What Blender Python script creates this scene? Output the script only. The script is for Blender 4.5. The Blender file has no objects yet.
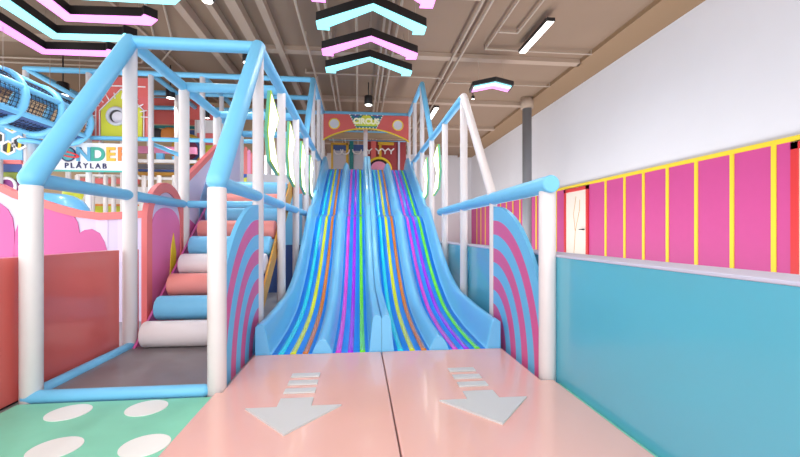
import bpy, bmesh, math, random
from mathutils import Vector, Matrix
random.seed(4)
PI = math.pi
C = bpy.context.scene.collection
TH = math.atan(41/400)
CT, ST = math.cos(TH), math.sin(TH)
EYE = 1.25
HZ = 233.0

def at(px, py, X=None, Y=None, Z=None):
    """point of the place seen at a photo pixel, on the wall X=, Y= or the level Z="""
    r = (px-400)/400.0; u = (HZ-py)/400.0
    d = Vector((r*CT+ST, -r*ST+CT, u))
    if X is not None: t = X/d.x
    elif Y is not None: t = Y/d.y
    else: t = (Z-EYE)/d.z
    return Vector((d.x*t, d.y*t, EYE+d.z*t))

# ---------------------------------------------------------------- materials
def lin(c):
    return tuple((v/12.92 if v <= .04045 else ((v+.055)/1.055)**2.4) for v in [x/255 for x in c]) + (1,)
MATS = {}
def mat(name, rgb, rough=.5, coat=0, metal=0, emit=0, noise=0, nscale=6, bump=0, bscale=200, croughness=.08):
    if name in MATS: return MATS[name]
    m = bpy.data.materials.new(name); m.use_nodes = True
    nt = m.node_tree; b = nt.nodes['Principled BSDF']
    col = lin(rgb)
    b.inputs['Base Color'].default_value = col
    b.inputs['Roughness'].default_value = rough
    b.inputs['Metallic'].default_value = metal
    b.inputs['Coat Weight'].default_value = coat
    b.inputs['Coat Roughness'].default_value = croughness
    if 'strip' in name or 'slide bed' in name: b.inputs['Specular IOR Level'].default_value = .3
    if emit:
        b.inputs['Emission Color'].default_value = col
        b.inputs['Emission Strength'].default_value = emit
    tc = nt.nodes.new('ShaderNodeTexCoord')
    if noise:
        n = nt.nodes.new('ShaderNodeTexNoise'); n.inputs['Scale'].default_value = nscale
        n.inputs['Detail'].default_value = 4
        nt.links.new(tc.outputs['Object'], n.inputs['Vector'])
        r = nt.nodes.new('ShaderNodeValToRGB')
        r.color_ramp.elements[0].position = .3; r.color_ramp.elements[1].position = .7
        r.color_ramp.elements[0].color = tuple(v*(1-noise) for v in col[:3])+(1,)
        r.color_ramp.elements[1].color = tuple(min(1, v*(1+noise*.5)) for v in col[:3])+(1,)
        nt.links.new(n.outputs['Fac'], r.inputs['Fac'])
        nt.links.new(r.outputs['Color'], b.inputs['Base Color'])
    if bump:
        n2 = nt.nodes.new('ShaderNodeTexNoise'); n2.inputs['Scale'].default_value = bscale
        nt.links.new(tc.outputs['Object'], n2.inputs['Vector'])
        bp = nt.nodes.new('ShaderNodeBump'); bp.inputs['Strength'].default_value = bump
        bp.inputs['Distance'].default_value = .01
        nt.links.new(n2.outputs['Fac'], bp.inputs['Height'])
        nt.links.new(bp.outputs['Normal'], b.inputs['Normal'])
    MATS[name] = m
    return m

BLUE = mat('blue padding vinyl', (118, 200, 242), .38, noise=.04, nscale=3)
WHITE = mat('white padding vinyl', (226, 220, 220), .42, noise=.02)
SLIDE = mat('light blue slide plastic', (112, 194, 240), .3, coat=.35)
BED = mat('blue slide bed', (0, 134, 238), .28, coat=.15)
CYAN = mat('cyan strip', (0, 220, 240), .22, coat=.8)
YEL = mat('yellow strip', (222, 232, 30), .22, coat=.8)
ORA = mat('orange strip', (214, 120, 20), .22, coat=.8)
MAG = mat('magenta strip', (222, 60, 214), .22, coat=.8)
PUR = mat('purple strip', (164, 20, 232), .22, coat=.8)
GRN = mat('green strip', (110, 232, 40), .22, coat=.8)
PINKMAT = mat('pale pink vinyl mat', (236, 184, 172), .26, coat=.6, noise=.03, nscale=1.5)
PINKSIDE = mat('pale pink vinyl edge', (205, 150, 140), .45)
ARROW = mat('light grey vinyl', (205, 206, 206), .4)
GREENF = mat('mint green floor mat', (132, 214, 184), .5, noise=.04)
DOT = mat('white floor dot', (238, 240, 236), .5)
GREYPAD = mat('grey vinyl floor pad', (128, 120, 122), .45, coat=.15, noise=.05)
REDW = mat('coral red board', (220, 104, 98), .3, coat=.3)
BLUEW = mat('turquoise board', (90, 180, 204), .26, coat=.5, noise=.02, nscale=1)
LAV = mat('pale lavender cap', (196, 196, 216), .45)
PINKP = mat('pink board', (206, 92, 158), .4)
LPINK = mat('light pink board', (236, 150, 190), .4)
LAVP = mat('lavender board', (214, 204, 232), .45)
SALMON = mat('salmon padding', (236, 122, 122), .45)
SALMONR = mat('salmon roller vinyl', (240, 148, 140), .4)
ROLLB = mat('sky blue roller vinyl', (124, 202, 242), .4)
ROLLW = mat('white roller vinyl', (238, 232, 232), .4)
OCHRE = mat('ochre board', (206, 150, 60), .5)
CEIL = mat('taupe ceiling paint', (148, 124, 104), .8, noise=.06, nscale=.6)
BEAM = mat('light taupe beam paint', (176, 154, 136), .7)
PIPE = mat('beige pipe paint', (178, 160, 144), .5)
TAN = mat('tan bulkhead paint', (196, 170, 138), .8, noise=.04, nscale=1)
WALL = mat('white wall paint', (226, 225, 232), .8, noise=.01, nscale=2)
FLOORM = mat('grey vinyl floor', (150, 146, 146), .4, noise=.06)
MAGP = mat('magenta wall panel', (200, 72, 142), .5, noise=.02)
YELT = mat('yellow batten', (238, 210, 50), .5)
REDF = mat('red door frame paint', (214, 50, 52), .45)
DOORM = mat('cream door', (236, 226, 214), .5)
BLACK = mat('black metal', (28, 26, 28), .45)
BLACKM = mat('dark grey metal', (60, 60, 62), .5)
GREYC = mat('grey painted column', (128, 130, 136), .55)
GREENL = mat('mint green light casing', (110, 196, 160), .45)
YGREEN = mat('lime casing edge', (190, 220, 60), .45)
TEAL = mat('teal paint', (30, 130, 130), .5)
GOLD = mat('gold paint', (214, 170, 50), .45)
DRED = mat('dark red board', (150, 48, 52), .5)
DBLUE = mat('navy blue board', (60, 90, 150), .5)
NAVY = mat('dark navy lettering', (40, 40, 90), .5)
PALE = mat('white board', (238, 236, 236), .5)
LIMEP = mat('lime board', (208, 212, 60), .45)
NET = mat('black netting cord', (40, 44, 60), .8)
ORAN = mat('orange board', (240, 150, 70), .5)
GLASSW = mat('frosted pane', (206, 206, 214), .15, coat=.5)
E_CYAN = mat('cyan light diffuser', (140, 238, 248), .5, emit=.95)
E_PINK = mat('pink light diffuser', (250, 145, 245), .5, emit=.95)
E_WHITE = mat('white light diffuser', (255, 252, 246), .5, emit=3.2)
E_SIDE = mat('side panel diffuser', (255, 255, 250), .5, emit=1.6)

# ---------------------------------------------------------------- geometry helpers
def frame_to(d):
    d = d.normalized()
    return d.to_track_quat('Z', 'Y').to_matrix()
class MB:
    def __init__(s): s.bm = bmesh.new()
    def face(s, vs, smooth=False):
        try:
            f = s.bm.faces.new(vs); f.smooth = smooth; return f
        except ValueError: return None
    def box(s, x0, x1, y0, y1, z0, z1, bev=0):
        r = bmesh.ops.create_cube(s.bm, size=1, matrix=Matrix.Translation(((x0+x1)/2, (y0+y1)/2, (z0+z1)/2)) @ Matrix.Diagonal((x1-x0, y1-y0, z1-z0, 1)))
        if bev:
            es = list({e for v in r['verts'] for e in v.link_edges})
            bmesh.ops.bevel(s.bm, geom=es, offset=bev, segments=3, profile=.5, affect='EDGES')
        return s
    def tube(s, p0, p1, r, n=20, caps='flat', r2=None):
        """tube; caps flat, soft (rounded rim) or round (ball end)"""
        p0 = Vector(p0); p1 = Vector(p1); d = (p1-p0).normalized(); M = frame_to(d)
        L = (p1-p0).length
        if r2 is None: r2 = r
        if caps == 'flat': prof = [(0, r), (L, r2)]
        elif caps == 'soft':
            e = r*.16; prof = [(0, r-e), (e*.3, r-e*.3), (e, r), (L-e, r2), (L-e*.3, r2-e*.3), (L, r2-e)]
        else:
            prof = [(-r*math.cos(a), r*math.sin(a)) for a in [PI/2*k/5 for k in range(1, 6)]]
            prof += [(L+r2*math.cos(a), r2*math.sin(a)) for a in [PI/2*(1-k/5) for k in range(0, 5)]]
        rings = []
        for (h, rr) in prof:
            rings.append([s.bm.verts.new(p0 + d*h + M @ Vector((rr*math.cos(2*PI*i/n), rr*math.sin(2*PI*i/n), 0))) for i in range(n)])
        for a, b in zip(rings, rings[1:]):
            for i in range(n):
                s.face([a[i], a[(i+1) % n], b[(i+1) % n], b[i]], True)
        if caps == 'round':
            t0 = s.bm.verts.new(p0-d*r); t1 = s.bm.verts.new(p1+d*r2)
            for i in range(n):
                s.face([rings[0][(i+1) % n], rings[0][i], t0], True); s.face([rings[-1][i], rings[-1][(i+1) % n], t1], True)
        else:
            s.face(list(reversed(rings[0]))); s.face(rings[-1])
        return s
    def path(s, pts, r, n=10):
        for a, b in zip(pts, pts[1:]): s.tube(a, b, r, n, 'round')
        return s
    def prism(s, pts, axis, a, b):
        """outline extruded along axis: 'x' pts=(y,z), 'y' pts=(x,z), 'z' pts=(x,y)"""
        def mk(p, q):
            if axis == 'x': return (q, p[0], p[1])
            if axis == 'y': return (p[0], q, p[1])
            return (p[0], p[1], q)
        A = [s.bm.verts.new(mk(p, a)) for p in pts]; B = [s.bm.verts.new(mk(p, b)) for p in pts]
        s.face(A); s.face(list(reversed(B)))
        n = len(pts)
        for i in range(n): s.face([A[i], B[i], B[(i+1) % n], A[(i+1) % n]])
        return s
    def ring(s, outer, inner, axis, a, b):
        """closed band between two outlines of the same point count"""
        def mk(p, q):
            if axis == 'x': return (q, p[0], p[1])
            if axis == 'y': return (p[0], q, p[1])
            return (p[0], p[1], q)
        n = len(outer)
        V = [[s.bm.verts.new(mk(p, q)) for p in o] for o in (outer, inner) for q in (a, b)]
        oa, ob, ia, ib = V
        for i in range(n):
            j = (i+1) % n
            s.face([oa[i], oa[j], ia[j], ia[i]]); s.face([ob[i], ib[i], ib[j], ob[j]])
            s.face([oa[i], ob[i], ob[j], oa[j]]); s.face([ia[i], ia[j], ib[j], ib[i]])
        return s
    def ball(s, c, r, sc=(1, 1, 1), u=20, v=12):
        res = bmesh.ops.create_uvsphere(s.bm, u_segments=u, v_segments=v, radius=r, matrix=Matrix.Translation(c) @ Matrix.Diagonal((*sc, 1)))
        for vv in res['verts']:
            for f in vv.link_faces: f.smooth = True
        return s
    def torus(s, c, axis, R, r, n=28, m=10, sc=None):
        M = frame_to(Vector(axis)); c = Vector(c); V = []
        for i in range(n):
            a = 2*PI*i/n; e = Vector((math.cos(a), math.sin(a), 0))
            V.append([s.bm.verts.new(c + M @ (e*(R+r*math.cos(b)) + Vector((0, 0, r*math.sin(b))))) for b in [2*PI*k/m for k in range(m)]])
        for i in range(n):
            for k in range(m):
                s.face([V[i][k], V[(i+1) % n][k], V[(i+1) % n][(k+1) % m], V[i][(k+1) % m]], True)
        return s
    def build(s, name, material, parent=None):
        bmesh.ops.recalc_face_normals(s.bm, faces=s.bm.faces)
        me = bpy.data.meshes.new(name); s.bm.to_mesh(me); s.bm.free()
        me.materials.append(material)
        o = bpy.data.objects.new(name, me); C.objects.link(o)
        if parent is not None:
            o.parent = parent
            o.matrix_parent_inverse = Matrix.Translation(parent.location).inverted() if parent.type == 'EMPTY' else Matrix.Identity(4)
        return o
def thing(name, label, cat, loc=(0, 0, 0), group=None):
    o = bpy.data.objects.new(name, None); C.objects.link(o); o.empty_display_size = .2
    o.location = loc; o['label'] = label; o['category'] = cat
    if group: o['group'] = group
    return o
def tag(o, label, cat, group=None):
    o['label'] = label; o['category'] = cat
    if group: o['group'] = group
    return o
def struct(name, mb, m):
    o = mb.build(name, m); o['kind'] = 'structure'; return o
def arc(cx, cz, rx, rz, a0, a1, n=24):
    return [(cx+rx*math.cos(a0+(a1-a0)*k/n), cz+rz*math.sin(a0+(a1-a0)*k/n)) for k in range(n+1)]
def lettering(name, text, loc, size, m, parent, depth=.02, spacing=1.0, bold=0.0):
    cu = bpy.data.curves.new(name, 'FONT'); cu.body = text; cu.size = size; cu.extrude = depth
    cu.align_x = 'CENTER'; cu.align_y = 'CENTER'; cu.space_character = spacing; cu.offset = bold
    t = bpy.data.objects.new(name, cu); C.objects.link(t)
    bpy.context.view_layer.update()
    me = bpy.data.meshes.new_from_object(t.evaluated_get(bpy.context.evaluated_depsgraph_get()))
    bpy.data.objects.remove(t)
    me.transform(Matrix.Translation(loc) @ Matrix.Rotation(PI/2, 4, 'X'))
    me.materials.clear(); me.materials.append(m)
    o = bpy.data.objects.new(name, me); C.objects.link(o)
    o.parent = parent
    o.matrix_parent_inverse = Matrix.Translation(parent.location).inverted() if parent.type == 'EMPTY' else Matrix.Identity(4)
    return o

# ---------------------------------------------------------------- grid of the play frame
XL, XA, XM, XB = -2.42, -1.10, .225, 1.555
G = 1.32
YR = [3.2]+[3.2+G*k for k in range(1, 9)]        # 3.20 4.52 5.84 7.16 8.48 9.80 11.12 12.44 13.76
Z1, Z2, Z3 = 1.65, 3.28, 4.94
CH = 5.6

# ---------------------------------------------------------------- the room
struct('floor', MB().box(-18, 6.6, -5, 23, -.1, 0), FLOORM)
struct('ceiling', MB().box(-18, 6.6, -5, 23, CH, CH+.1), CEIL)
struct('wall_right', MB().box(6.3, 6.45, -5, 22.0, 0, CH), WALL)
struct('wall_back', MB().box(-3.2, 6.6, 22.0, 22.15, 0, CH), WALL)
struct('wall_left', MB().box(-13, -3.2, 13.9, 14.05, 0, CH), TAN)
# ceiling beams and pipes
bn = 0
def trim(mb, m):
    global bn
    bn += 1
    return struct('trim_%d' % bn, mb, m)
trim(MB().box(5.5, 6.3, -5, 22, 5.5, CH), mat('brown beam paint', (150, 120, 90), .7))
for x, w, h in ((-3.3, .16, .2), (-2.75, .12, .16), (-2.3, .2, .2), (-1.8, .14, .16), (-4.6, .06, .06)):
    trim(MB().box(x-w/2, x+w/2, 3, 13.8 if x < -3.2 else 22, CH-h, CH), BEAM)
for y, h in ((5.2, .05), (9.6, .1), (12.9, .12), (16, .12), (19.2, .12)):
    trim(MB().box(-2.0 if y > 10 else -10, 5.55, y-.11, y+.11, CH-h, CH), BEAM)
for x, z in ((-.75, 5.45), (-.62, 5.45), (-.05, 5.42), (.5, 5.45), (.62, 5.45), (.78, 5.45), (2.25, 5.48), (2.42, 5.48), (-1.15, 5.44)):
    mb = MB().tube((x, 4.5, z), (x, 21.9, z), .028, 8)
    for yy in (6.3, 8.8, 11.3, 14.2, 18): mb.box(x-.02, x+.02, yy-.02, yy+.02, z, CH)
    trim(mb, PIPE)
for pts in (((2.9, 5.6), (2.9, 9.0), (5.5, 9.0)), ((3.35, 5.0), (3.35, 8.2), (2.95, 8.2)), ((2.5, 11.1), (5.5, 11.1)), ((-.7, 7.1), (2.2, 7.1)), ((-1.9, 7.2), (-.9, 7.2)), ((-1.4, 10.8), (2.3, 10.8)),
            ((-9, 10.9), (-5.2, 10.9), (-4.2, 9.6), (-3.4, 7.2)), ((-9, 10.6), (-5.4, 10.6), (-4.5, 9.4), (-3.7, 7.2))):
    mb = MB().path([(x, y, 5.5) for x, y in pts], .022, 8)
    for x, y in pts: mb.box(x-.015, x+.015, y-.015, y+.015, 5.5, CH)
    trim(mb, PIPE)
# vent hatch outlines on the ceiling
for cx, cy in ((-4.4, 7.6), (-1.5, 6.4)):
    trim(MB().ring([(cx-.4, cy-.3), (cx+.4, cy-.3), (cx+.4, cy+.3), (cx-.4, cy+.3)], [(cx-.375, cy-.275), (cx+.375, cy-.275), (cx+.375, cy+.275), (cx-.375, cy+.275)], 'z', CH-.02, CH), BLACKM)
# grey column by the right wall
cp = at(527, 98, Z=CH)
trim(MB().tube((cp.x, cp.y, 0), (cp.x, cp.y, 5.25), .145, 24), GREYC)
trim(MB().tube((cp.x, cp.y, 5.25), (cp.x, cp.y, CH), .2, 24), BEAM)
# magenta wainscot with yellow battens on the right wall
WX = 6.3; PT = 2.58
d0, d1 = at(590, 200, X=WX).y, at(566, 200, X=WX).y       # door
trim(MB().box(WX-.03, WX, d1+.0, 21.9, .12, PT), MAGP)
trim(MB().box(WX-.03, WX, 5.22, d0, .12, PT), MAGP)
trim(MB().box(WX-.05, WX, 3.0, 21.9, PT, PT+.075), YELT)
def batten(y, w=.075): return MB().box(WX-.045, WX-.005, y-w/2, y+w/2, .12, PT)
for px in (607, 626, 645, 669, 698, 734, 776):
    trim(batten(at(px, 200, X=WX).y), YELT)
yy = d1+.55
while yy < 21.5:
    trim(batten(yy, .09), YELT); yy += .72
struct('baseboard_right', MB().box(WX-.04, WX, 5.22, d0, 0, .12), PALE)
def door(n, y0, y1, hz):
    f = MB()
    f.box(WX-.07, WX, y0, y0+.1, 0, PT-.02); f.box(WX-.07, WX, y1-.1, y1, 0, PT-.02); f.box(WX-.07, WX, y0, y1, PT-.12, PT-.02)
    trim(f, REDF)
    d = struct('door_%d' % n, MB().box(WX-.05, WX-.01, y0+.1, y1-.1, .01, PT-.12), DOORM)
    # branching crack-like relief drawn on the leaf
    mb = MB(); ym = (y0+y1)/2
    mb.path([(WX-.052, ym+.1, .6), (WX-.052, ym+.02, 1.3), (WX-.052, ym+.12, 1.8), (WX-.052, ym-.02, 2.3)], .008, 6)
    mb.path([(WX-.052, ym+.02, 1.3), (WX-.052, ym-.2, 1.9), (WX-.052, ym-.22, 2.2)], .008, 6)
    h = mb.build('door_panel_line', OCHRE, d)
    MB().tube((WX-.12, y0+.2, hz), (WX-.05, y0+.2, hz), .02, 12).tube((WX-.12, y0+.19, hz), (WX-.12, y0+.34, hz), .014, 10).build('door_handle', BLACKM, d)
door(1, d0, d1, 1.35)
door(2, 3.8, 5.2, 1.2)

# ---------------------------------------------------------------- low boundary walls
BX = 1.625
t = thing('low_wall', 'glossy turquoise low wall with pale lavender top, right of the slide', 'wall', (BX+.12, 4, 0))
MB().box(BX, BX+.25, .6, 11.5, 0, 1.05).build('board', BLUEW, t)
MB().box(BX-.005, BX+.28, .6, 11.5, 1.05, 1.07, .006).build('cap', LAV, t)
RX = XL-.075
t = thing('low_wall', 'coral red low wall behind the grey floor pad at far left', 'wall', (RX-.06, 3.8, 0))
MB().box(RX-.12, RX, .8, 4.46, 0.02, 1.07).build('board', REDW, t)
MB().box(RX-.10, RX-.015, .8, 4.46, 0, .02).build('base_strip', BLACK, t)
MB().box(XL-.05, XL+.01, 4.595, 4.67, 0, 1.07).build('board', REDW, t)

# ---------------------------------------------------------------- floor mats
t = thing('floor_mat', 'mint green floor mat with white dots at bottom left', 'floor mat', (-1.8, 2, 0))
MB().box(XL-.0, -1.075, .5, 3.11, 0, .03, .006).build('pad', GREENF, t)
for (x, y) in ((-1.47, 2.95), (-1.96, 2.93), (-1.22, 2.43), (-1.71, 2.45), (-2.2, 2.45), (-1.45, 1.95), (-1.95, 1.95)):
    MB().tube((x, y, .03), (x, y, .034), .13, 36).build('white_dot', DOT, t)
tag(MB().box(1.58, 1.622, .6, 3.1, 0, .03).build('floor_strip', GREENF), 'narrow mint green floor strip between pink mat and turquoise wall', 'floor strip')
tag(MB().box(XL+.05, XA-.03, 3.26, 4.62, 0, .05, .01).build('floor_pad', GREYPAD), 'dark grey padded floor at the foot of the foam roller climb', 'floor pad')

MZ = .06
def landing(x0, x1, label, acx, xf0=None, xf1=None):
    t = thing('landing_mat', label, 'mat', ((x0+x1)/2, 2.5, 0), 'pink landing mats at the foot of the slide')
    f0 = x0 if xf0 is None else xf0; f1 = x1 if xf1 is None else xf1
    mb = MB().prism([(f0, .5), (f1, .5), (f1, 3.11)]+([(x1, 3.11)] if f1 != x1 else [])+[(x1, 4.02), (x0, 4.02)]+([(x0, 3.11)] if f0 != x0 else [])+[(f0, 3.11)], 'z', 0, MZ)
    bmesh.ops.remove_doubles(mb.bm, verts=mb.bm.verts, dist=.001)
    bmesh.ops.bevel(mb.bm, geom=[e for e in mb.bm.edges if all(abs(v.co.z-MZ) < 1e-4 for v in e.verts)], offset=.012, segments=3, profile=.5, affect='EDGES')
    mb.build('pad', PINKMAT, t)
    mb = MB().prism([(acx-.32, 2.78), (acx, 2.40), (acx+.32, 2.78), (acx+.115, 2.78), (acx+.115, 2.92), (acx-.115, 2.92), (acx-.115, 2.78)], 'z', MZ, MZ+.012)
    mb.build('arrow', ARROW, t)
    for k in range(3):
        y = 3.02+k*.165
        MB().box(acx-.115, acx+.115, y, y+.085, MZ, MZ+.012, .003).build('arrow_bar', ARROW, t)
landing(-1.02, XM-.004, 'left pale pink landing mat with a light grey arrow', -.44, xf0=-1.07)
landing(XM+.004, 1.47, 'right pale pink landing mat with a light grey arrow', .885, xf1=1.575)

# ---------------------------------------------------------------- slides
PR = [(4.03, .05), (4.5, .06), (5.05, .095), (5.75, .21), (6.6, .555), (7.4, 1.04), (7.9, 1.38), (8.15, 1.54), (8.35, 1.60), (8.55, 1.63), (8.85, 1.78), (9.5, 2.12), (10.6, 2.68), (11.3, 3.0), (11.6, 3.08), (11.9, 3.1)]
def prof(y):
    if y <= PR[0][0]: return PR[0][1]
    for i in range(len(PR)-1):
        if y <= PR[i+1][0]:
            p1, p2 = PR[i], PR[i+1]; p0 = PR[max(0, i-1)]; p3 = PR[min(len(PR)-1, i+2)]
            m1 = (p2[1]-p0[1])/(p2[0]-p0[0]); m2 = (p3[1]-p1[1])/(p3[0]-p1[0])
            h = p2[0]-p1[0]; t = (y-p1[0])/h
            return (2*t**3-3*t*t+1)*p1[1]+(t**3-2*t*t+t)*h*m1+(-2*t**3+3*t*t)*p2[1]+(t**3-t*t)*h*m2
    return PR[-1][1]
def sm(a, b, x):
    x = max(0, min(1, (x-a)/(b-a))); return x*x*(3-2*x)
def lipz(y):
    return .30 - .08*sm(4.9, 6.3, y) + .04*sm(8.2, 8.9, y) + .10*sm(10.8, 11.6, y)
SX0, SX1 = XA+.09, XB-.09
XM2 = (SX0+SX1)/2
W = XM2-SX0
SC = W/1.325
def cross(u, y):
    """height above the bed across one two-lane slide; u=0 is the outer lip"""
    u = u/SC
    L = lipz(y)
    if u < .19: return L*(1-sm(.07, .168, u)) if u > .012 else L*.93
    if u < .585: return 0
    if u < .80:
        q = (u-.585)/.215; return (.14+.06*sm(10.8, 11.6, y))*math.sin(PI*max(0, min(1, q)))**.8
    if u < 1.185: return 0
    v = 1.325-u
    Li = L+.06-.03*sm(5, 6, y)
    return Li*(1-sm(.085, .14, v)) if v > .012 else Li*.93
US = [q*SC for q in [0, .012, .03, .06, .075, .09, .105, .12, .135, .15, .165, .18, .19, .3, .45, .585, .60, .615, .635, .66, .6925, .725, .75, .77, .785, .80, .95, 1.1, 1.185, 1.192, 1.2, 1.21, 1.22, 1.23, 1.24, 1.26, 1.285, 1.313, 1.325]]
YS = [4.03+(11.9-4.03)*k/120 for k in range(121)]
def slide(x_outer, sgn, label, cols):
    X = lambda u: x_outer+sgn*u
    t = thing('racing_slide', label, 'slide', (x_outer+sgn*W/2, 8, 0), 'two-lane racing slides side by side')
    mb = MB(); rings = []
    g = .0015
    for y in YS:
        z = prof(y)
        r = [mb.bm.verts.new((X(max(g, min(W-g, u))), y, z+cross(u, y))) for u in US]
        zb = max(.0, z-.14) if y < 6 else z-.14
        r.append(mb.bm.verts.new((X(W-g), y, zb))); r.append(mb.bm.verts.new((X(g), y, zb)))
        rings.append(r)
    n = len(rings[0])
    for a, b in zip(rings, rings[1:]):
        for i in range(n):
            mb.face([a[i], a[(i+1) % n], b[(i+1) % n], b[i]], i < len(US)-1)
    mb.face(rings[0]); mb.face(list(reversed(rings[-1])))
    mb.build('slide_body', SLIDE, t)
    def ribbon(u0, u1, lift, name, m, k0=0):
        rb = MB(); R = []
        for y in YS[k0:]:
            z = prof(y)
            R.append([rb.bm.verts.new((X(u), y, z+q)) for u, q in ((u0, -.004), (u0, lift), (u1, lift), (u1, -.004))])
        for a, b in zip(R, R[1:]):
            for i in range(3): rb.face([a[i], a[i+1], b[i+1], b[i]], i == 1)
        rb.face(R[0]); rb.face(list(reversed(R[-1])))
        rb.build(name, m, t)
    for lane, u0 in enumerate((.185, .80)):
        ribbon((u0-.015 if lane == 0 else u0)*SC, (u0+.40 if lane == 0 else u0+.39)*SC, .004, 'lane_bed', BED)
        for k in range(3):
            c = u0+.39*((.2, .52, .85)[k] if lane == 0 else (.16, .49, .82)[k])
            ribbon(c*SC-.028, c*SC+.028, .010, 'colour_strip', cols[lane][k])
    return t
A3 = (CYAN, YEL, ORA); B3 = (MAG, PUR, GRN)
slide(SX0, 1, 'left two-lane light blue wavy slide with coloured strips', (A3, B3))
slide(SX1, -1, 'right two-lane light blue wavy slide with coloured strips', ((GRN, PUR, MAG), (ORA, YEL, CYAN)))

# ---------------------------------------------------------------- padded frames
PRAD = .068
def post(p, x, y, z0, z1, r=.06, name='post'):
    return MB().tube((x, y, z0), (x, y, z1), r, 22, 'soft').build(name, WHITE, p)
def rail(p, a, b, r=PRAD, caps='round', m=None, name='rail'):
    return MB().tube(a, b, r, 22, caps).build(name, m or BLUE, p)
# left stair frame
F = thing('climbing_structure', 'blue and white padded pipe frame around the foam roller climb at left', 'play frame', (-1.76, 4.5, 0))
for x in (XL, XA):
    xf = x+(.025 if x == XL else .015)
    post(F, xf, YR[0], 0, Z1-.05, .069)
    rail(F, (xf, YR[0], Z1), (x, YR[1], Z2), .079, name='slanted_rail')
    rail(F, (x, YR[0]+.02, Z1), (x, YR[4 if x == XA else 2], Z1), .056)
    rail(F, (x, YR[1], Z2), (x, YR[4] if x == XL else YR[7], Z2), .065)
    for k in range(1, 5):
        post(F, x, YR[k], 0, Z2-.04, .068 if x == XL else .058)
for k in range(5, 8): post(F, XA, YR[k], 0, Z3-.04, .056)
for k in (1, 2, 3, 4): rail(F, (XL, YR[k], Z2), (XA, YR[k], Z2), .065, name='cross_rail')
rail(F, (XL, YR[2], Z1), (XA, YR[2], Z1), .05, name='cross_rail')
rail(F, (XL+.02, YR[0]-.02, .05), (XA-.08, YR[0]-.02, .05), .05, name='floor_rail')
rail(F, (XL+.02, YR[0], .05), (XL+.02, YR[1], .05), .05, name='floor_rail')
rail(F, (XA, YR[4], Z2), (XA, YR[5], Z3), .06, name='slanted_rail')
rail(F, (XA, YR[5], Z3), (XA, YR[7], Z3), .06)
# right slide frame
F = thing('climbing_structure', 'blue and white padded pipe frame along the right side of the slide', 'play frame', (XB, 6, 0))
post(F, XB+.01, YR[0], 0, Z1-.05, .069)
MB().tube((XB, YR[0]-.1, Z1), (XB, YR[3]+.4, Z1), .072, 22, 'soft').build('rail', BLUE, F)
rail(F, (XB, YR[1], Z1), (XB, YR[2], Z2), .056, m=WHITE, name='slanted_rail')
post(F, XB, YR[1], 0, Z1-.03, .045)
for k in (2, 3, 4): post(F, XB, YR[k], 0, Z2-.04, .055)
for k in (5, 6, 7): post(F, XB, YR[k], 0, Z3-.04, .056)
rail(F, (XB, YR[2]+.06, Z2), (XB, YR[7], Z2), .06)
rail(F, (XB, YR[4], Z2), (XB, YR[5], Z3), .06, name='slanted_rail')
rail(F, (XB, YR[5], Z3), (XB, YR[7], Z3), .06)
rail(F, (XA, YR[7], Z3), (XB, YR[7], Z3), .06, name='cross_rail')
# back tower
XS = [XL, -3.65, -4.79, -6.13, -7.45]       # -2.42 ... -9.05
F = thing('climbing_structure', 'tall padded pipe tower of the play area far behind at left', 'play frame', (-5, 10.5, 0))
for y in (YR[5], YR[6], YR[7]):
    rail(F, (XS[4 if y == YR[5] else 3], y, Z3), (XA-.07, y, Z3), .062, name='cross_rail')
    for x in XS[:5]: post(F, x, y, 0, Z3-.04, .06)
for x in XS[:5]:
    rail(F, (x, YR[5], Z3), (x, YR[7], Z3), .06)
rail(F, (XS[4], YR[5], 3.42), (XS[0], YR[5], 3.42), .05, name='cross_rail')
rail(F, (XS[4], YR[5], Z3), (XS[3], YR[5]-.0, Z3-.75), .05, name='slanted_rail')

# ---------------------------------------------------------------- rainbow panels
def rainbow(x, label):
    t = thing('rainbow_panel', label, 'panel', (x, 4, 0), 'pink and blue rainbow panels beside the slide')
    n = 30; cy, cz = YR[1]-.06, .0
    rad = [1.55-.158*k for k in range(9)]
    AH, CL = 1.36, 1.18
    def quarter(q):
        a0 = math.acos(min(1, CL/(AH*q)))
        return [(cy-AH*q*math.cos(a), cz+1.55*q*math.sin(a)) for a in [a0+(PI/2-a0)*j/n for j in range(n+1)]]
    for k in range(9):
        o = quarter(rad[k]/1.55); i = quarter(rad[k+1]/1.55) if k < 8 else [(cy, cz)]
        corner = [(cy-CL, cz)] if o[0][1] > .001 and i[0][1] <= .001 else []
        MB().prism(o+list(reversed(i))+corner, 'x', x-.02, x+.02).build('blue_band' if k % 2 == 0 else 'pink_band', BLUEB if k % 2 == 0 else PINKB, t)
BLUEB = mat('sky blue rainbow board', (112, 194, 236), .4)
PINKB = mat('pink rainbow board', (220, 92, 150), .4)
rainbow(XA-.0, 'rainbow panel left of the slide, beside the roller climb')
rainbow(XB-.0, 'rainbow panel right of the slide, against the turquoise wall')

# ---------------------------------------------------------------- roller climb
t = thing('roller_climb', 'climbing stair of stacked foam rollers in white, blue and salmon', 'climbing stair', (-1.76, 5.5, 0))
seq = [ROLLW, ROLLB, SALMONR]
for k in range(9):
    y = 4.46+.298*k; z = .185+.222*k
    m = [ROLLW, ROLLB, SALMONR, ROLLW, ROLLB, SALMONR, ROLLB, SALMONR, ROLLB, ROLLW, ROLLB, SALMONR][k]
    x1 = XA-.10 if k else XA-.09
    MB().tube((XL+.17, y, z), (x1, y, z), .135, 28, 'soft').build('roller', m, t)
def stringer(x0, x1): return MB().prism([(4.35, 0), (4.62, 0), (7.2, 1.93), (7.2, 2.25), (7.0, 2.15)], 'x', x0, x1)
stringer(XA-.085, XA-.06).build('side_board', OCHRE, t)
stringer(XL+.08, XL+.105).build('side_board', PINKP, t)

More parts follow.
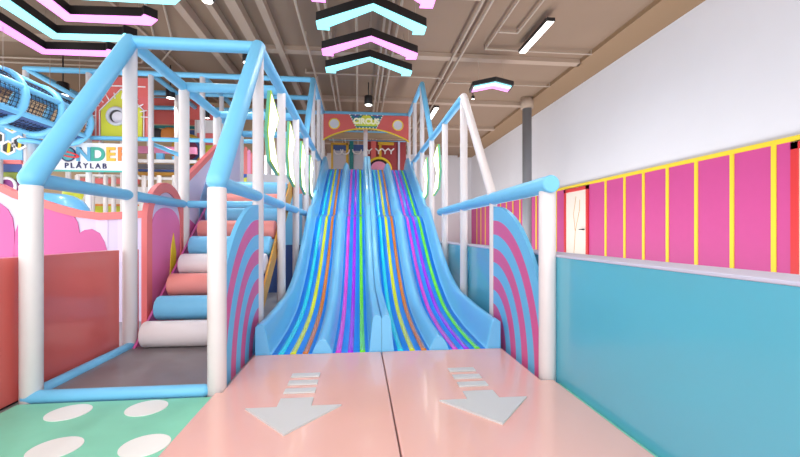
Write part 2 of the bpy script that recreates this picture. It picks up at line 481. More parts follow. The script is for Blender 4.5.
# arched end panel and stair side fence left of the rollers
t = thing('arch_panel', 'coral arched panel with pink and white inside, left of the foam rollers', 'panel', (XL, 5.2, 0))
px = XL-.01; yc = 5.32; rr = .5
out = [(yc-rr, .05)]+[(yc-rr*math.cos(a), 1.38+rr*math.sin(a)) for a in [PI*j/24 for j in range(25)]]+[(yc+rr, .05)]
ins = [(yc-rr+.12, .05)]+[(yc-(rr-.12)*math.cos(a), 1.38+(rr-.12)*math.sin(a)) for a in [PI*j/24 for j in range(25)]]+[(yc+rr-.12, .05)]
MB().ring(out, ins, 'x', px-.03, px+.03).build('border', SALMON, t)
MB().prism(ins, 'x', px-.012, px+.012).build('inner_board', LAVP, t)
hill = [(yc-rr+.14, .05), (yc-rr+.14, 1.35)]+[(yc+.355*math.cos(a), 1.35+.22*math.sin(a)) for a in [PI-PI*j/16 for j in range(1, 16)]]+[(yc+rr-.14, 1.35), (yc+rr-.14, .05)]
MB().prism(hill, 'x', px+.012, px+.02).build('pink_hill', mat('rose board', (228, 120, 176), .45), t)
MB().prism([(yc+.05, .5), (yc+.2, .5), (yc+.24, 1.0), (yc+.17, 1.25), (yc+.1, 1.05)], 'x', px+.02, px+.028).build('yellow_flame', YELT, t)
t = thing('stair_side_fence', 'sloping lavender fence with salmon top edge beside the roller climb', 'fence', (XL, 7, 0))
x = XL+.0
MB().prism([(5.93, .1), (8.4, .1), (8.4, 3.42), (5.93, 2.0)], 'x', x-.02, x+.02).build('board', LAVP, t)
MB().prism([(5.93, 1.98), (8.42, 3.42), (8.42, 3.52), (5.93, 2.08)], 'x', x-.03, x+.035).build('top_edge', SALMON, t)
MB().prism([(6.3, .1), (7.1, .1), (7.1, 2.3), (6.6, 2.1), (6.3, 1.7)], 'x', x+.02, x+.03).build('blue_patch', mat('powder blue board', (150, 186, 228), .45), t)
MB().prism([(5.93, .1), (6.6, .1), (6.5, .9), (6.2, 1.35), (5.93, 1.45)], 'x', x+.02, x+.034).build('pink_patch', PINKP, t)
st = []
for k in range(10):
    a = PI/2+PI*k/5; q = .11 if k % 2 == 0 else .045
    st.append((6.95+q*math.cos(a), 2.42+q*math.sin(a)))
MB().prism(st, 'x', x+.03, x+.045).build('purple_star', mat('violet board', (150, 110, 210), .4), t)

# ---------------------------------------------------------------- curved pink fence of the ball pit
t = thing('ball_pit_fence', 'lavender fence with pink cloud shapes and wavy salmon top edge', 'fence', (-4.8, 6, 0))
FY = 6.0
tops = []
for pxx, pyy in ((-60, 180), (-30, 181), (0, 186), (14, 193), (39, 201), (58, 207), (77, 212), (100, 215), (122, 214), (134, 212)):
    p = at(pxx, pyy, Y=FY); tops.append((p.x, p.z))
tops[-1] = (XL-.42, tops[-1][1])
MB().prism([(tops[0][0], 0)]+tops+[(tops[-1][0], 0)], 'y', FY, FY+.06).build('board', LAVP, t)
up = [(a, b+.03) for a, b in tops]; dn = [(a, b-.07) for a, b in tops]
MB().prism(dn+list(reversed(up)), 'y', FY-.03, FY+.09).build('top_edge', SALMON, t)
def clouds(pts):
    return [(at(a, b, Y=FY).x, at(a, b, Y=FY).z) for a, b in pts]
c1 = [(-60, 260), (-60, 197), (-40, 192), (-20, 194), (0, 203), (8, 209), (13, 218), (15, 232), (15, 260)]
c2 = [(14, 260), (16, 232), (22, 214), (30, 206), (40, 205), (58, 211), (74, 216), (78, 222), (80, 233), (85, 230), (92, 229), (100, 233), (105, 242), (108, 252), (108, 262)]
for c in (c1, c2): MB().prism(clouds(c), 'y', FY-.012, FY+.0).build('pink_cloud', PINKP, t)
for a, b in ((96, 108), (118, 130)):
    q = clouds([(a, 262), (a, 219), (b, 220), (b, 262)])
    MB().prism(q, 'y', FY-.006, FY).build('pale_stripe', mat('pale lilac board', (224, 212, 238), .45), t)

# ---------------------------------------------------------------- objects behind the ball pit fence
def slab(px0, py0, px1, py1, Y, th=.05):
    a = at(px0, py0, Y=Y); b = at(px1, py1, Y=Y)
    return MB().box(a.x, b.x, Y, Y+th, b.z, a.z)
c = at(50, 200, Y=7.4)
mb = MB().tube((c.x-.45, 7.4, c.z-.22), (c.x+.22, 7.4, c.z-.28), .38, 24, 'round')
mb.tube((c.x, 7.6, 0), (c.x, 7.6, c.z-.5), .06, 12)
tag(mb.build('tube_slide', SLIDE), 'rounded light blue tube slide top behind the pink cloud fence', 'slide')
c = at(73, 194, Y=8.0)
mb = MB().ball((c.x, 8, c.z), .16); mb.tube((c.x, 8, 0), (c.x, 8, c.z-.12), .03, 10)
tag(mb.build('play_ball', LIMEP), 'lime yellow ball on a pole behind the cloud fence', 'ball')

# hexagon panel at far left
HY = YR[5]-.09
a = at(-14, 118, Y=HY); b = at(22, 163, Y=HY)
t = thing('hexagon_panel', 'light blue panel with white hexagon rings, far left below net tunnel', 'panel', (a.x, HY, b.z))
MB().box(a.x-.6, b.x, HY, HY+.05, b.z+.06, a.z+.35).build('board', SLIDE, t)
MB().box(a.x-.6, b.x, HY-.03, HY+.07, b.z-.02, b.z+.06).build('bottom_edge', SALMON, t)
def hexa(cx, cz, r): return [(cx+r*math.cos(PI/6+PI/3*k), cz+r*math.sin(PI/6+PI/3*k)) for k in range(6)]
for (hx, hy) in ((9, 148), (20, 143), (-2, 138), (13, 126)):
    p = at(hx, hy, Y=HY)
    MB().ring(hexa(p.x, p.z, .17), hexa(p.x, p.z, .125), 'y', HY-.03, HY).build('hexagon_ring', PALE, t)
    MB().prism(hexa(p.x, p.z, .125), 'y', HY-.01, HY).build('hexagon_pane', BLACKM, t)
    MB().prism([(p.x-.03, p.z-.11), (p.x+.03, p.z-.11), (p.x+.05, p.z+.11), (p.x-.01, p.z+.11)], 'y', HY-.02, HY-.01).build('yellow_bar', YELT, t)
# green and blue kiosk below
t = thing('toddler_house', 'low toddler play house with olive wall and purple dome door, far left', 'play house', (-7.6, HY, 0))
slab(-20, 163, 20, 260, HY+.1).build('wall', mat('olive green board', (150, 165, 60), .5), t)
slab(-20, 163, 22, 172, HY+.05).build('fascia', DBLUE, t)
q = at(9, 186, Y=HY)
MB().tube((q.x, HY-.05, q.z), (q.x, HY+.1, q.z), .17, 24).build('dome_door', mat('plum board', (140, 60, 130), .5), t)
MB().torus((q.x, HY-.05, q.z), (0, 1, 0), .17, .03).build('door_rim', PALE, t)
q = at(1, 175, Y=HY-.1)
MB().tube((q.x, HY-.12, 0), (q.x, HY-.12, at(1, 160, Y=HY-.1).z), .05, 14).build('post', WHITE, t)
q = at(33, 140, Y=9.3)
t = thing('round_platform', 'light blue rounded slide lip beside the tower post, far left', 'platform', (q.x, 9.3, 0))
MB().tube((q.x, 9.3, q.z-.09), (q.x, 9.3, q.z), .25, 28, 'soft').build('lip', SLIDE, t)
MB().tube((q.x, 9.3, 0), (q.x, 9.3, q.z-.09), .09, 18).build('column', WHITE, t)

# net tunnel along Y
t = thing('net_tunnel', 'crawl tunnel of blue padded rings and black net, top left', 'tunnel', (-6.1, 8, 3.3))
tx, tz, tr = -6.4, 3.70, .46
for y in (5.9, 6.9, 7.8, 8.68, 9.56):
    MB().torus((tx, y, tz), (0, 1, 0), tr, .07).build('padded_ring', BLUE, t)
for a in (20, 75, 130, 200, 255, 320):
    a = math.radians(a)
    MB().tube((tx+tr*math.cos(a), 5.9, tz+tr*math.sin(a)), (tx+tr*math.cos(a), 9.56, tz+tr*math.sin(a)), .055, 14, 'round').build('padded_bar', BLUE, t)
mb = MB()
for k in range(36):
    a = 2*PI*k/36; mb.tube((tx+(tr-.02)*math.cos(a), 5.9, tz+(tr-.02)*math.sin(a)), (tx+(tr-.02)*math.cos(a), 9.56, tz+(tr-.02)*math.sin(a)), .006, 4)
y = 5.9
while y < 9.56:
    mb.torus((tx, y, tz), (0, 1, 0), tr-.02, .006, 28, 4); y += .09
mb.build('netting', NET, t)
MB().box(tx-.36, tx+.36, 5.9, 9.56, tz-.36, tz-.33).build('crawl_floor', DBLUE, t)
for y in (7.55, 9.45):
    for q in (-1, 1): MB().tube((tx+q*.3, y, CH), (tx+q*.3, y, tz+.34), .006, 6).build('hanger_cable', PIPE, t)

# WONDER PLAYLAB sign
SY = YR[5]-.14
a = at(40, 142, Y=SY); b = at(135.5, 171, Y=SY)
t = thing('shop_sign', 'white sign with coloured letters and a planet on the back tower', 'sign', ((a.x+b.x)/2, SY, b.z))
MB().box(a.x, b.x, SY, SY+.06, b.z, a.z).build('board', PALE, t)
MB().box(a.x, b.x, SY-.01, SY+.07, b.z-.03, b.z).build('bottom_edge', mat('teal edge', (70, 180, 170), .5), t)
for ch, pxx, m in (('W', 54, REDF), ('N', 84, mat('light blue letter', (96, 166, 200), .5)), ('D', 98, mat('teal green letter', (62, 160, 140), .5)), ('E', 111, mat('golden yellow letter', (222, 178, 60), .5)), ('R', 123.5, mat('orange letter', (222, 132, 66), .5))):
    p = at(pxx, 155, Y=SY)
    lettering('letter', ch, (p.x, SY-.012, p.z), .42, m, t, .012, bold=.014)
p = at(69, 154.5, Y=SY)
pl = MB().tube((p.x, SY-.03, p.z), (p.x, SY, p.z), .15, 28).build('planet', mat('aqua letter', (80, 170, 178), .5), t)
MB().torus((p.x, SY-.03, p.z), (0, 1, 0), .15, .016, 28, 8).build('planet_outline', NAVY, t)
mb = MB()
ring = [(.25*math.cos(q), .065*math.sin(q)) for q in [2*PI*k/28 for k in range(28)]]
rin = [(.19*math.cos(q), .03*math.sin(q)) for q in [2*PI*k/28 for k in range(28)]]
rot = lambda L: [(p.x+u*math.cos(-.22)-v*math.sin(-.22), p.z+u*math.sin(-.22)+v*math.cos(-.22)) for u, v in L]
mb.ring(rot(ring), rot(rin), 'y', SY-.06, SY-.035)
mb.build('planet_ring', REDF, t)
for dx, dz in ((-.22, -.12), (.22, -.18), (.24, .14), (-.15, .22), (-.3, .1)):
    MB().tube((p.x+dx, SY-.015, p.z+dz), (p.x+dx, SY, p.z+dz), .028, 12).build('planet_moon', NAVY, t)
p = at(86, 167, Y=SY)
lettering('small_lettering', 'PLAYLAB', (p.x, SY-.01, p.z+.02), .165, NAVY, t, .01, 1.45, bold=.002)

# red facade with lime hexagon and porthole
FYY = YR[5]+.12
t = thing('facade_panel', 'coral red facade with lime hexagon and grey porthole, above the white sign', 'facade', (-5.3, FYY, 3.4))
a = at(92, 76, Y=FYY); b = at(151, 141, Y=FYY)
MB().box(a.x, b.x-.05, FYY, FYY+.06, b.z, a.z).build('board', REDW, t)
for pxx in (96, 149):
    q = at(pxx, 100, Y=FYY); MB().box(q.x-.012, q.x+.012, FYY-.02, FYY, b.z, a.z).build('white_line', PALE, t)
q = at(100, 85.5, Y=FYY); MB().box(a.x+.08, b.x-.12, FYY-.02, FYY, q.z-.012, q.z+.012).build('white_line', PALE, t)
pts = [(at(u, v, Y=FYY).x, at(u, v, Y=FYY).z) for u, v in ((102, 141), (102, 111), (122, 91), (143, 111), (143, 141))]
MB().prism(pts, 'y', FYY-.04, FYY).build('lime_hexagon', LIMEP, t)
cx = sum(x for x, z in pts)/5
big = [(cx+(x-cx)*1.08, pts[1][1]+(z-pts[1][1])*1.08) for x, z in pts[1:4]]
mb = MB().path([(pts[0][0]-.03, FYY-.03, pts[0][1])]+[(x, FYY-.03, z) for x, z in big]+[(pts[4][0]+.03, FYY-.03, pts[4][1])], .014, 6)
mb.build('hexagon_edge', PALE, t)
q = at(118, 117, Y=FYY)
MB().torus((q.x, FYY-.07, q.z), (0, 1, 0), .185, .04).build('porthole_rim', mat('silver grey ring', (196, 200, 208), .35), t)
MB().tube((q.x, FYY-.05, q.z), (q.x, FYY-.041, q.z), .19, 28).build('porthole_pane', BLACKM, t)
MB().tube((q.x+.03, FYY-.06, q.z-.02), (q.x+.03, FYY-.05, q.z-.02), .13, 24).build('porthole_disc', GLASSW, t)
for k in range(12):
    an = PI*k/11; e = (math.cos(an), math.sin(an))
    MB().tube((q.x+.04+e[0]*.5, FYY-.06, q.z+e[1]*.42), (q.x+.04+e[0]*.64, FYY-.06, q.z+e[1]*.54), .012, 6, 'round').build('ray', PALE, t)
# orange strip & striped board between post and facade
t = thing('striped_board', 'narrow red and white striped board left of the lime hexagon', 'panel', (-6.2, FYY, 3.4))
slab(84, 110, 89, 141, FYY+.2).build('yellow_board', ORAN, t)
slab(90, 96, 100, 141, FYY+.15).build('red_board', SALMON, t)

# second facade further right and deeper
Y2 = YR[7]+.2
t = thing('facade_panel', 'dark coral facade with blue and orange mural behind the tower posts', 'facade', (-5, Y2, 2))
slab(148, 98, 200, 125, Y2).build('red_board', REDW, t)
slab(148, 125, 200, 129, Y2-.02).build('teal_band', TEAL, t)
slab(148, 129, 200, 140, Y2).build('blue_board', DBLUE, t)
q = at(170, 134, Y=Y2); MB().ball((q.x, Y2-.02, q.z), .28, (1, .25, .7)).build('orange_blob', ORAN, t)
q = at(157, 133, Y=Y2); MB().ball((q.x, Y2-.02, q.z), .2, (1, .25, .7)).build('grey_blob', BLACKM, t)
slab(148, 97, 200, 98.5, Y2-.05).build('top_rail', BLUE, t)
t = thing('ride_board', 'purple arched facade with lime strip behind the second row of posts', 'facade', (-4, Y2-.5, 2))
yb = Y2-.45
slab(186, 104, 214, 120, yb+.1).build('coral_top', REDW, t)
slab(197, 120, 214, 133, yb+.08).build('white_board', PALE, t)
slab(197, 133, 214, 145, yb+.06).build('pink_board', SALMON, t)
slab(197, 145, 216, 157, yb+.04).build('lime_board', LIMEP, t)
q = at(188, 150, Y=yb)
MB().torus((q.x, yb, q.z), (0, 1, 0), .42, .05, 32).build('arch_rim', GOLD, t)
MB().torus((q.x, yb, q.z), (0, 1, 0), .33, .04, 32).build('arch_rim', DBLUE, t)
MB().tube((q.x, yb, q.z), (q.x, yb+.05, q.z), .3, 28).build('arch_board', mat('plum mural', (120, 50, 80), .5), t)

# white tiered platforms
t = thing('tiered_platform', 'white tiered play platform with thin decks behind the tower posts', 'platform', (-4.9, 12, 0))
yt = 11.6
for (u0, v0, u1, v1, m, dy) in ((138, 146, 196, 154, LPINK, 0), (138, 159, 196, 163, PALE, -.3), (138, 164, 196, 169, GREYC, .2), (138, 169, 196, 172, DBLUE, .1), (138, 172, 196, 176, OCHRE, .15),
                                (138, 177, 200, 180, PALE, -.35), (138, 180, 200, 187, TAN, .2), (138, 187, 200, 214, PALE, 0), (76, 174, 138, 177, PALE, -.3), (76, 178, 138, 184, SALMON, .1), (76, 186, 138, 204, PALE, 0), (76, 204, 138, 206, ORAN, -.05), (76, 206, 138, 216, LIMEP, 0),
                                (156, 153, 163, 162, SLIDE, -.1), (172, 156, 182, 163, SLIDE, -.1)):
    slab(u0, v0, u1, v1, yt+dy, .1).build('deck' if v1-v0 < 5 else 'fascia', m, t)
for u in (80, 95, 108, 116, 146, 161, 176, 190):
    q = at(u, 200, Y=yt-.3); zt = at(u, 176, Y=yt-.3).z
    MB().tube((q.x, yt-.4, 0), (q.x, yt-.4, zt), .055, 14).build('post', WHITE, t)
q0, q1 = at(150, 143, Y=YR[5]+.6), at(182, 156, Y=YR[5]+.4)
rail(t, q0, q1, .05, name='sloping_rail')

# ---------------------------------------------------------------- chevron side lights
def side_light(x, y0, s, label):
    """a chevron box standing in the plane of the posts; its lit face looks to the slide"""
    t = thing('chevron_side_light', label, 'light', (x, y0+.6, 2), 'chevron light boxes between the posts')
    o = [(y0+.38, 2.95), (y0+.86, 2.76), (y0+.51, 2.42), (y0+.86, 2.0), (y0+.34, 2.1), (y0+.2, 2.42)]
    cy, cz = y0+.46, 2.42
    i = [(cy+(a-cy)*.9, cz+(b-cz)*.95) for a, b in o]
    MB().prism(o, 'x', x+.015*s, x+.05*s).build('casing', GREENL, t)
    MB().ring(o, i, 'x', x+.05*s, x+.062*s).build('rim', YGREEN, t)
    MB().prism(i, 'x', x+.05*s, x+.058*s).build('diffuser', E_SIDE, t)
    MB().tube((x+.0*s, y0+.03, 2.42), (x+.0*s, y0+.3, 2.42), .012, 8).build('mounting_rod', GREENL, t)
names = ['first', 'second', 'third', 'fourth', 'fifth']
for k in range(1, 5): side_light(XA, YR[k], 1, '%s chevron light box from the front on the left side of the slide' % names[k-1])
for k in (3, 4): side_light(XB, YR[k], -1, '%s chevron light box on the right side of the slide' % {3: 'nearer', 4: 'farther'}[k])

# ---------------------------------------------------------------- upper deck and circus front
t = thing('upper_deck', 'raised deck at the top of the slides', 'platform', (XM, 12.6, 0))
MB().box(XA+.06, XB-.06, 11.92, 15.0, 2.9, 3.06).build('deck_board', GREYPAD, t)
for x in (XA+.12, XB-.12):
    MB().tube((x, 12.0, 0), (x, 12.0, 2.9), .06, 14).build('support_post', WHITE, t)
    MB().tube((x, 14.8, 0), (x, 14.8, 2.9), .06, 14).build('support_post', WHITE, t)
CY = YR[7]-.1
t = thing('circus_sign', 'coral arched circus board with round windows above the slide top', 'sign', (XM, CY, 4.1))
x0, x1 = XA+.03, XB-.03
z0 = at(324, 140, Y=CY).z; zc = at(365, 129, Y=CY).z; zt = Z3-.07
bot = [(x0+(x1-x0)*k/24, z0+(zc-z0)*math.sin(PI*k/24)**.8) for k in range(25)]
MB().prism(bot+[(x1, zt), (x0, zt)], 'y', CY-.04, CY+.04).build('board', mat('circus coral board', (206, 92, 88), .45), t)
MB().path([(x, CY-.045, z) for x, z in bot], .022, 6).build('yellow_edge', YELT, t)
for s in (-1, 1):
    cx = XM+s*.97; cz = at(333, 124, Y=CY).z
    MB().torus((cx, CY-.045, cz), (0, 1, 0), .155, .018).build('window_rim', YELT, t)
    MB().tube((cx, CY-.05, cz), (cx, CY-.03, cz), .14, 28).build('window_pane', GLASSW, t)
b1 = [(XM-.50, zt-.02), (XM+.50, zt-.02), (XM+.31, zc+.02), (XM-.31, zc+.02)]
nb = MB().prism(b1, 'y', CY-.07, CY-.04).build('name_board', TEAL, t)
hx = [(XM-.42, 4.62), (XM-.2, 4.72), (XM-.1, 4.84), (XM+.1, 4.84), (XM+.2, 4.72), (XM+.42, 4.62), (XM+.3, 4.52), (XM-.3, 4.52)]
MB().prism(hx, 'y', CY-.085, CY-.07).build('lime_plaque', LIMEP, t)
for s in (-1, 1):
    MB().prism([(XM+s*.44, zt-.03), (XM+s*.2, zt-.03), (XM+s*.32, zt-.12)], 'y', CY-.08, CY-.07).build('navy_triangle', DBLUE, t)
lettering('lettering', 'CIRCUS', (XM, CY-.1, 4.65), .23, mat('cream letter', (250, 250, 215), .5), t, .012, 1.0, bold=.012)
bulbs = []
for (ax, az), (bx, bz) in zip(b1, b1[1:]+b1[:1]):
    n = 6
    for k in range(n): bulbs.append((ax+(bx-ax)*k/n, az+(bz-az)*k/n))
for bx, bz in bulbs:
    MB().ball((bx, CY-.08, bz), .02, u=8, v=6).build('bulb', PALE, t)
# back room front
YB = 15.2
t = thing('game_booth', 'booth front with gold frames, scalloped white bunting and dark red wall', 'booth', (XM, YB, 3.06))
def sl(u0, v0, u1, v1, y, th=.05): return slab(u0, v0, u1, v1, y, th)
sl(331, 144, 366, 175, YB).build('window_pane', GLASSW, t)
sl(331, 144, 366, 151, YB-.03).build('blue_valance', DBLUE, t)
sl(366, 140, 406, 178, YB).build('red_wall', DRED, t)
for u0, v0, u1, v1, m in ((331, 142.5, 348, 145, GOLD), (331, 143, 333, 175, GOLD), (346, 143, 348.5, 175, GOLD), (349.5, 141, 353.5, 175, TEAL), (371, 141, 376, 175, REDW), (378, 142, 394, 145, GOLD), (379, 145, 381.5, 175, GOLD), (398, 141, 400, 175, LAV)):
    sl(u0, v0, u1, v1, YB-.07, .06).build('frame_bar', m, t)
sl(329, 139.5, 406, 141.5, YB-.12, .1).build('top_rail', BLUE, t)
sl(327, 131, 406, 139.5, YB+.1, .1).build('upper_wall', TAN, t)
sl(327, 130, 406, 133, YB-.2, .1).build('top_rail', BLUE, t)
for u in (338.5, 345, 357):
    q = at(u, 150, Y=YB-.06)
    MB().path([(q.x+.16*math.cos(w), YB-.06, q.z-.0+.16*math.sin(w)) for w in [PI+PI*k/8 for k in range(9)]], .028, 6).build('scallop', PALE, t)
for u in (369, 378.5, 385, 391):
    q = at(u, 150, Y=YB-.06)
    MB().path([(q.x-.1, YB-.08, q.z+.04), (q.x, YB-.08, q.z-.05), (q.x, YB-.08, q.z-.14)], .026, 6).path([(q.x, YB-.08, q.z-.05), (q.x+.1, YB-.08, q.z+.04)], .026, 6).build('scallop', PALE, t)
q = at(379, 170, Y=YB-.1)
MB().torus((q.x, YB-.14, q.z), (0, 1, 0), .45, .045, 32).build('yellow_arch', YELT, t)
MB().torus((q.x, YB-.12, q.z), (0, 1, 0), .36, .03, 32).build('dark_arch', BLACK, t)
MB().tube((q.x, YB-.11, q.z), (q.x, YB-.08, q.z), .34, 28).build('arch_pane', LPINK, t)
t2 = thing('deck_post', 'slim white post in the middle of the slide top opening', 'post', (XM, 12.6, 3.06))
MB().tube((XM-.02, 12.62, 3.06), (XM-.02, 12.62, 4.88), .065, 18).build('pole', WHITE, t2)

# ---------------------------------------------------------------- things seen through the left frame
t = thing('striped_tent', 'pink and red striped play tent seen through the left frame', 'tent', (-2.0, 10.6, 0))
yt = 9.5
for i in range(7):
    u0 = 235+i*3.1; m = (BLACKM, LPINK, SALMON, REDW, LPINK, SALMON, LPINK)[i]
    h = 146+abs(i-3)*3
    a = at(u0, h, Y=yt); b = at(u0+3.1, 185, Y=yt)
    MB().prism([(a.x, b.z-2), (b.x, b.z-2), (b.x, a.z-.05), ((a.x+b.x)/2, a.z), (a.x, a.z-.05)], 'y', yt, yt+.04).build('stripe', m, t)
t = thing('foam_block', 'navy blue foam block with lime patch, seen through the left frame', 'block', (-1.9, 8.9, 0))
slab(242, 174, 256, 190, 8.9, .5).build('block', mat('royal blue vinyl', (20, 80, 180), .45), t)
q = at(248, 180, Y=8.9); MB().ball((q.x, 8.9, q.z), .1, (1.2, .3, .6)).build('lime_patch', LIMEP, t)
t = thing('padded_wall', 'banded white and salmon padded wall behind the roller climb', 'wall pad', (-1.8, 8.6, 0))
MB().box(XL+.1, XA-.1, 8.62, 8.7, 2.08, 2.28).build('band', SALMONR, t)
MB().box(XL+.1, XA-.1, 8.60, 8.7, 2.28, 2.48).build('band', ROLLW, t)
MB().box(XL+.1, XA-.1, 8.62, 8.7, 1.0, 2.08).build('band', ROLLB, t)
MB().box(XL+.1, XA-.1, 8.62, 8.7, 0, 1.0).build('band', DBLUE, t)

# ---------------------------------------------------------------- ceiling lights
def chevron_light(peak, rot, m, label, grp, aw=1.12, half=57, x_scale=1):
    zb = 4.8; H = .16
    t = thing('chevron_ceiling_light', label, 'ceiling light', (peak[0], peak[1], zb), grp)
    a = math.radians(half); w = .12
    sx, sy = math.sin(a), math.cos(a)
    L = aw
    def side(s):
        e = (s*sx*L, sy*L)
        tipx, tipy = e
        return [(tipx, tipy), (tipx, tipy+.27), (tipx-s*.21, tipy+.28), (tipx-s*.21, tipy+.28-.115)]
    l = side(-1); r = side(1)
    inner = (0, w/math.sin(a)+.04)
    pts = [(0, 0)]+l+[inner]+list(reversed(r))
    if half == 45:
        inner = (0, .30); pts = [(0, 0)]+l+[inner]+list(reversed(r))
    c, s_ = math.cos(rot), math.sin(rot)
    P = [(peak[0]+x*c-y*s_, peak[1]+x*s_+y*c) for x, y in pts]
    MB().prism(P, 'z', zb+.012, zb+H).build('housing', BLACK, t)
    cx = sum(p[0] for p in P)/len(P); cy = sum(p[1] for p in P)/len(P)
    MB().prism(P, 'z', zb, zb+.012).build('diffuser', m, t)
    for k in (1, len(P)-1, 0):
        q = ((P[k][0]*.8+cx*.2), (P[k][1]*.8+cy*.2))
        MB().tube((q[0], q[1], zb+H), (q[0], q[1], CH), .004, 6).build('hanging_wire', PIPE, t)
for k, (yv, m, lb) in enumerate(((5.36, E_PINK, 'pink chevron ceiling light nearest the camera, mostly cut off by the frame'), (6.21, E_CYAN, 'largest cyan chevron ceiling light over the slide'), (7.24, E_PINK, 'pink chevron ceiling light between the two cyan ones'), (8.1, E_CYAN, 'smallest cyan chevron ceiling light, farthest over the slide'))):
    chevron_light((.22, yv-.0), 0, m, lb, 'chevron ceiling lights over the slide')
dx, dy = .68, -.69
for k, m in enumerate((E_PINK, E_CYAN, E_PINK, E_CYAN)):
    lb = ('lowest pink bent ceiling light at upper left, with far right end by the blue beam', 'cyan bent ceiling light between two pink ones at upper left', 'upper pink bent ceiling light at upper left', 'cyan bent ceiling light at the top edge, upper left')[k]
    chevron_light((-6.25+dx*k, 8.62+dy*k), math.radians(225), m, lb, 'bent ceiling lights at upper left', aw=1.36, half=45)
# small three-line chevron
q = at(490, 88, Z=4.8)
t = thing('striped_chevron_light', 'small black chevron light with pink, white and cyan lines, right ceiling', 'ceiling light', (q.x, q.y, 4.8))
def chev(cx, cy, w, d, th): return [(cx, cy), (cx-w, cy+d), (cx-w, cy+d+th), (cx, cy+th), (cx+w, cy+d+th), (cx+w, cy+d)]
def rz(P, cx, cy, a=-.12): return [(cx+(x-cx)*math.cos(a)-(y-cy)*math.sin(a), cy+(x-cx)*math.sin(a)+(y-cy)*math.cos(a)) for x, y in P]
cx, cy = q.x, q.y-.42
MB().prism(rz(chev(cx, cy, .5, .3, .5), cx, cy), 'z', 4.82, 4.92).build('housing', BLACK, t)
for j, m in enumerate((E_PINK, E_SIDE, E_CYAN, E_PINK)):
    MB().prism(rz(chev(cx, cy+.06+.11*j, .45, .27, .05), cx, cy), 'z', 4.8, 4.82).build('light_line', (E_CYAN, E_SIDE, E_PINK, E_PINK)[j], t)
for s in (-1, 1): MB().tube((cx+s*.3, cy+.4, 4.92), (cx+s*.3, cy+.4, CH), .004, 6).build('hanging_wire', PIPE, t)
# linear lights
def linear(x, y0, y1, label, e=E_WHITE, z=5.38):
    t = thing('linear_ceiling_light', label, 'ceiling light', (x, (y0+y1)/2, z), 'slim white linear ceiling lights')
    MB().box(x-.085, x+.085, y0, y1, z, z+.07).build('housing', BLACK, t)
    MB().box(x-.07, x+.07, y0+.015, y1-.015, z-.008, z).build('diffuser', e, t)
    for yy in (y0+.2, y1-.2): MB().tube((x, yy, z+.07), (x, yy, CH), .004, 6).build('hanging_wire', PIPE, t)
a = at(544, 20, Z=5.38)
linear(3.72, 7.45, 8.85, 'slim white linear light on the ceiling, nearest the right wall')
linear(2.55, 13.0, 14.4, 'slim white linear light farther back, seen over the right frame')
# spotlights
def spot(p, label, z=None, power=70, r=.1, h=.26):
    t = thing('ceiling_spotlight', label, 'spotlight', (p.x, p.y, p.z), 'black cylinder ceiling spotlights')
    MB().tube((p.x, p.y, p.z), (p.x, p.y, p.z+h), r, 24, 'soft').build('barrel', BLACK, t)
    MB().tube((p.x, p.y, p.z-.006), (p.x, p.y, p.z+.001), r*.84, 24).build('lens', E_WHITE, t)
    MB().tube((p.x, p.y, p.z+h), (p.x, p.y, CH), .015, 10).build('stem', BLACK, t)
    l = bpy.data.lights.new('lamp', 'SPOT'); l.energy = power; l.spot_size = math.radians(90); l.spot_blend = .8; l.shadow_soft_size = .08; l.color = (1, .97, .92)
    lo = bpy.data.objects.new('lamp', l); C.objects.link(lo); lo.location = (p.x, p.y, p.z-.03)
spot(at(368.5, 105, Z=4.95), 'black spotlight hanging over the slide top, before the circus board', power=60, r=.12)
spot(at(63, 95, Z=4.6), 'black spotlight above the net tunnel, far left', power=90, r=.125, h=.3)
spot(at(170.5, 98, Z=4.75), 'black spotlight between the two left front posts', power=90, r=.11, h=.27)
spot(at(246.5, 62.5, Z=5.2), 'black spotlight beside the left frame top rail', power=80, r=.09)
spot(at(207.5, 1, Z=5.15), 'spotlight with bright lens at the top edge of the frame', power=160, r=.1)
spot(at(473, 99, Z=5.42), 'tiny spotlight behind the top of the white slanted rail', power=50, r=.05, h=.1)
spot(at(207, 118, Z=4.4), 'small black spotlight beside the sloping stair fence', power=80, r=.07)

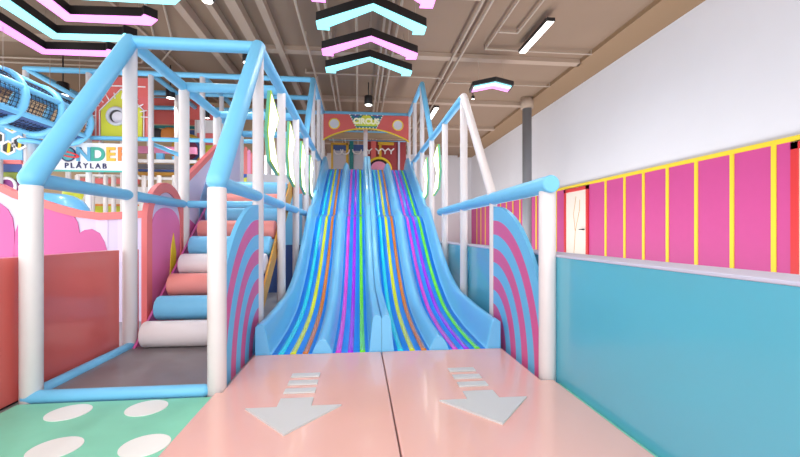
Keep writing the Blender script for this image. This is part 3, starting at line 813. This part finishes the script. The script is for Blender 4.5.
# ---------------------------------------------------------------- added fill lamps, lamps of the fixtures, even white world fill
def area(x, y, z, sx, sy, power, rx=0, ry=0, rzz=0, col=(1, 1, 1)):
    l = bpy.data.lights.new('fill_lamp', 'AREA'); l.shape = 'RECTANGLE'; l.size = sx; l.size_y = sy; l.energy = power; l.color = col
    o = bpy.data.objects.new('fill_lamp', l); C.objects.link(o); o.location = (x, y, z); o.rotation_euler = (rx, ry, rzz)
area(-1.5, -.5, 5.3, 7, 3, 170)  # unseen overhead fill without any fixture, added to brighten the foreground
area(-8.5, 3.0, 5.3, 3, 4, 130)
# added upward fill hidden in corridor and ball pit area, brightens ceiling and walls
area(4.2, 11.5, .12, 2.2, 17, 330, rx=PI)
area(-7.5, 4.2, .12, 5, 3, 110, rx=PI)
area(-6.0, 8.2, .12, 6, 2.4, 90, rx=PI)
def down(x, y, z, power, col=(1, 1, 1)):
    l = bpy.data.lights.new('fixture_lamp', 'SPOT'); l.energy = power; l.spot_size = math.radians(150); l.spot_blend = 1; l.shadow_soft_size = .05; l.color = col
    o = bpy.data.objects.new('fixture_lamp', l); C.objects.link(o); o.location = (x, y, z)
for y in (5.4, 6.4, 7.4, 8.2): down(.19, y, 4.78, 62, (.95, .98, 1))
for k in range(4): down(-5.9+.68*k, 8.3-.69*k, 4.78, 40)
down(3.72, 8.1, 5.35, 90); down(2.55, 13.7, 5.35, 60)
w = bpy.data.worlds.new('World'); bpy.context.scene.world = w; w.use_nodes = True
w.node_tree.nodes['Background'].inputs[0].default_value = (.97, .98, 1, 1)
w.node_tree.nodes['Background'].inputs[1].default_value = 2.1

# ---------------------------------------------------------------- camera
cam = bpy.data.cameras.new('camera'); co = bpy.data.objects.new('camera', cam); C.objects.link(co)
cam.sensor_width = 36; cam.lens = 18; cam.shift_y = (HZ-228.5)/800
cam.clip_start = .02
co.location = (0, 0, EYE); co.rotation_euler = (PI/2, 0, -TH)
sc = bpy.context.scene
sc.camera = co
sc.view_settings.view_transform = 'Standard'; sc.view_settings.look = 'None'
sc.view_settings.gamma = 1; sc.view_settings.use_curve_mapping = False
sc.view_settings.exposure = .56
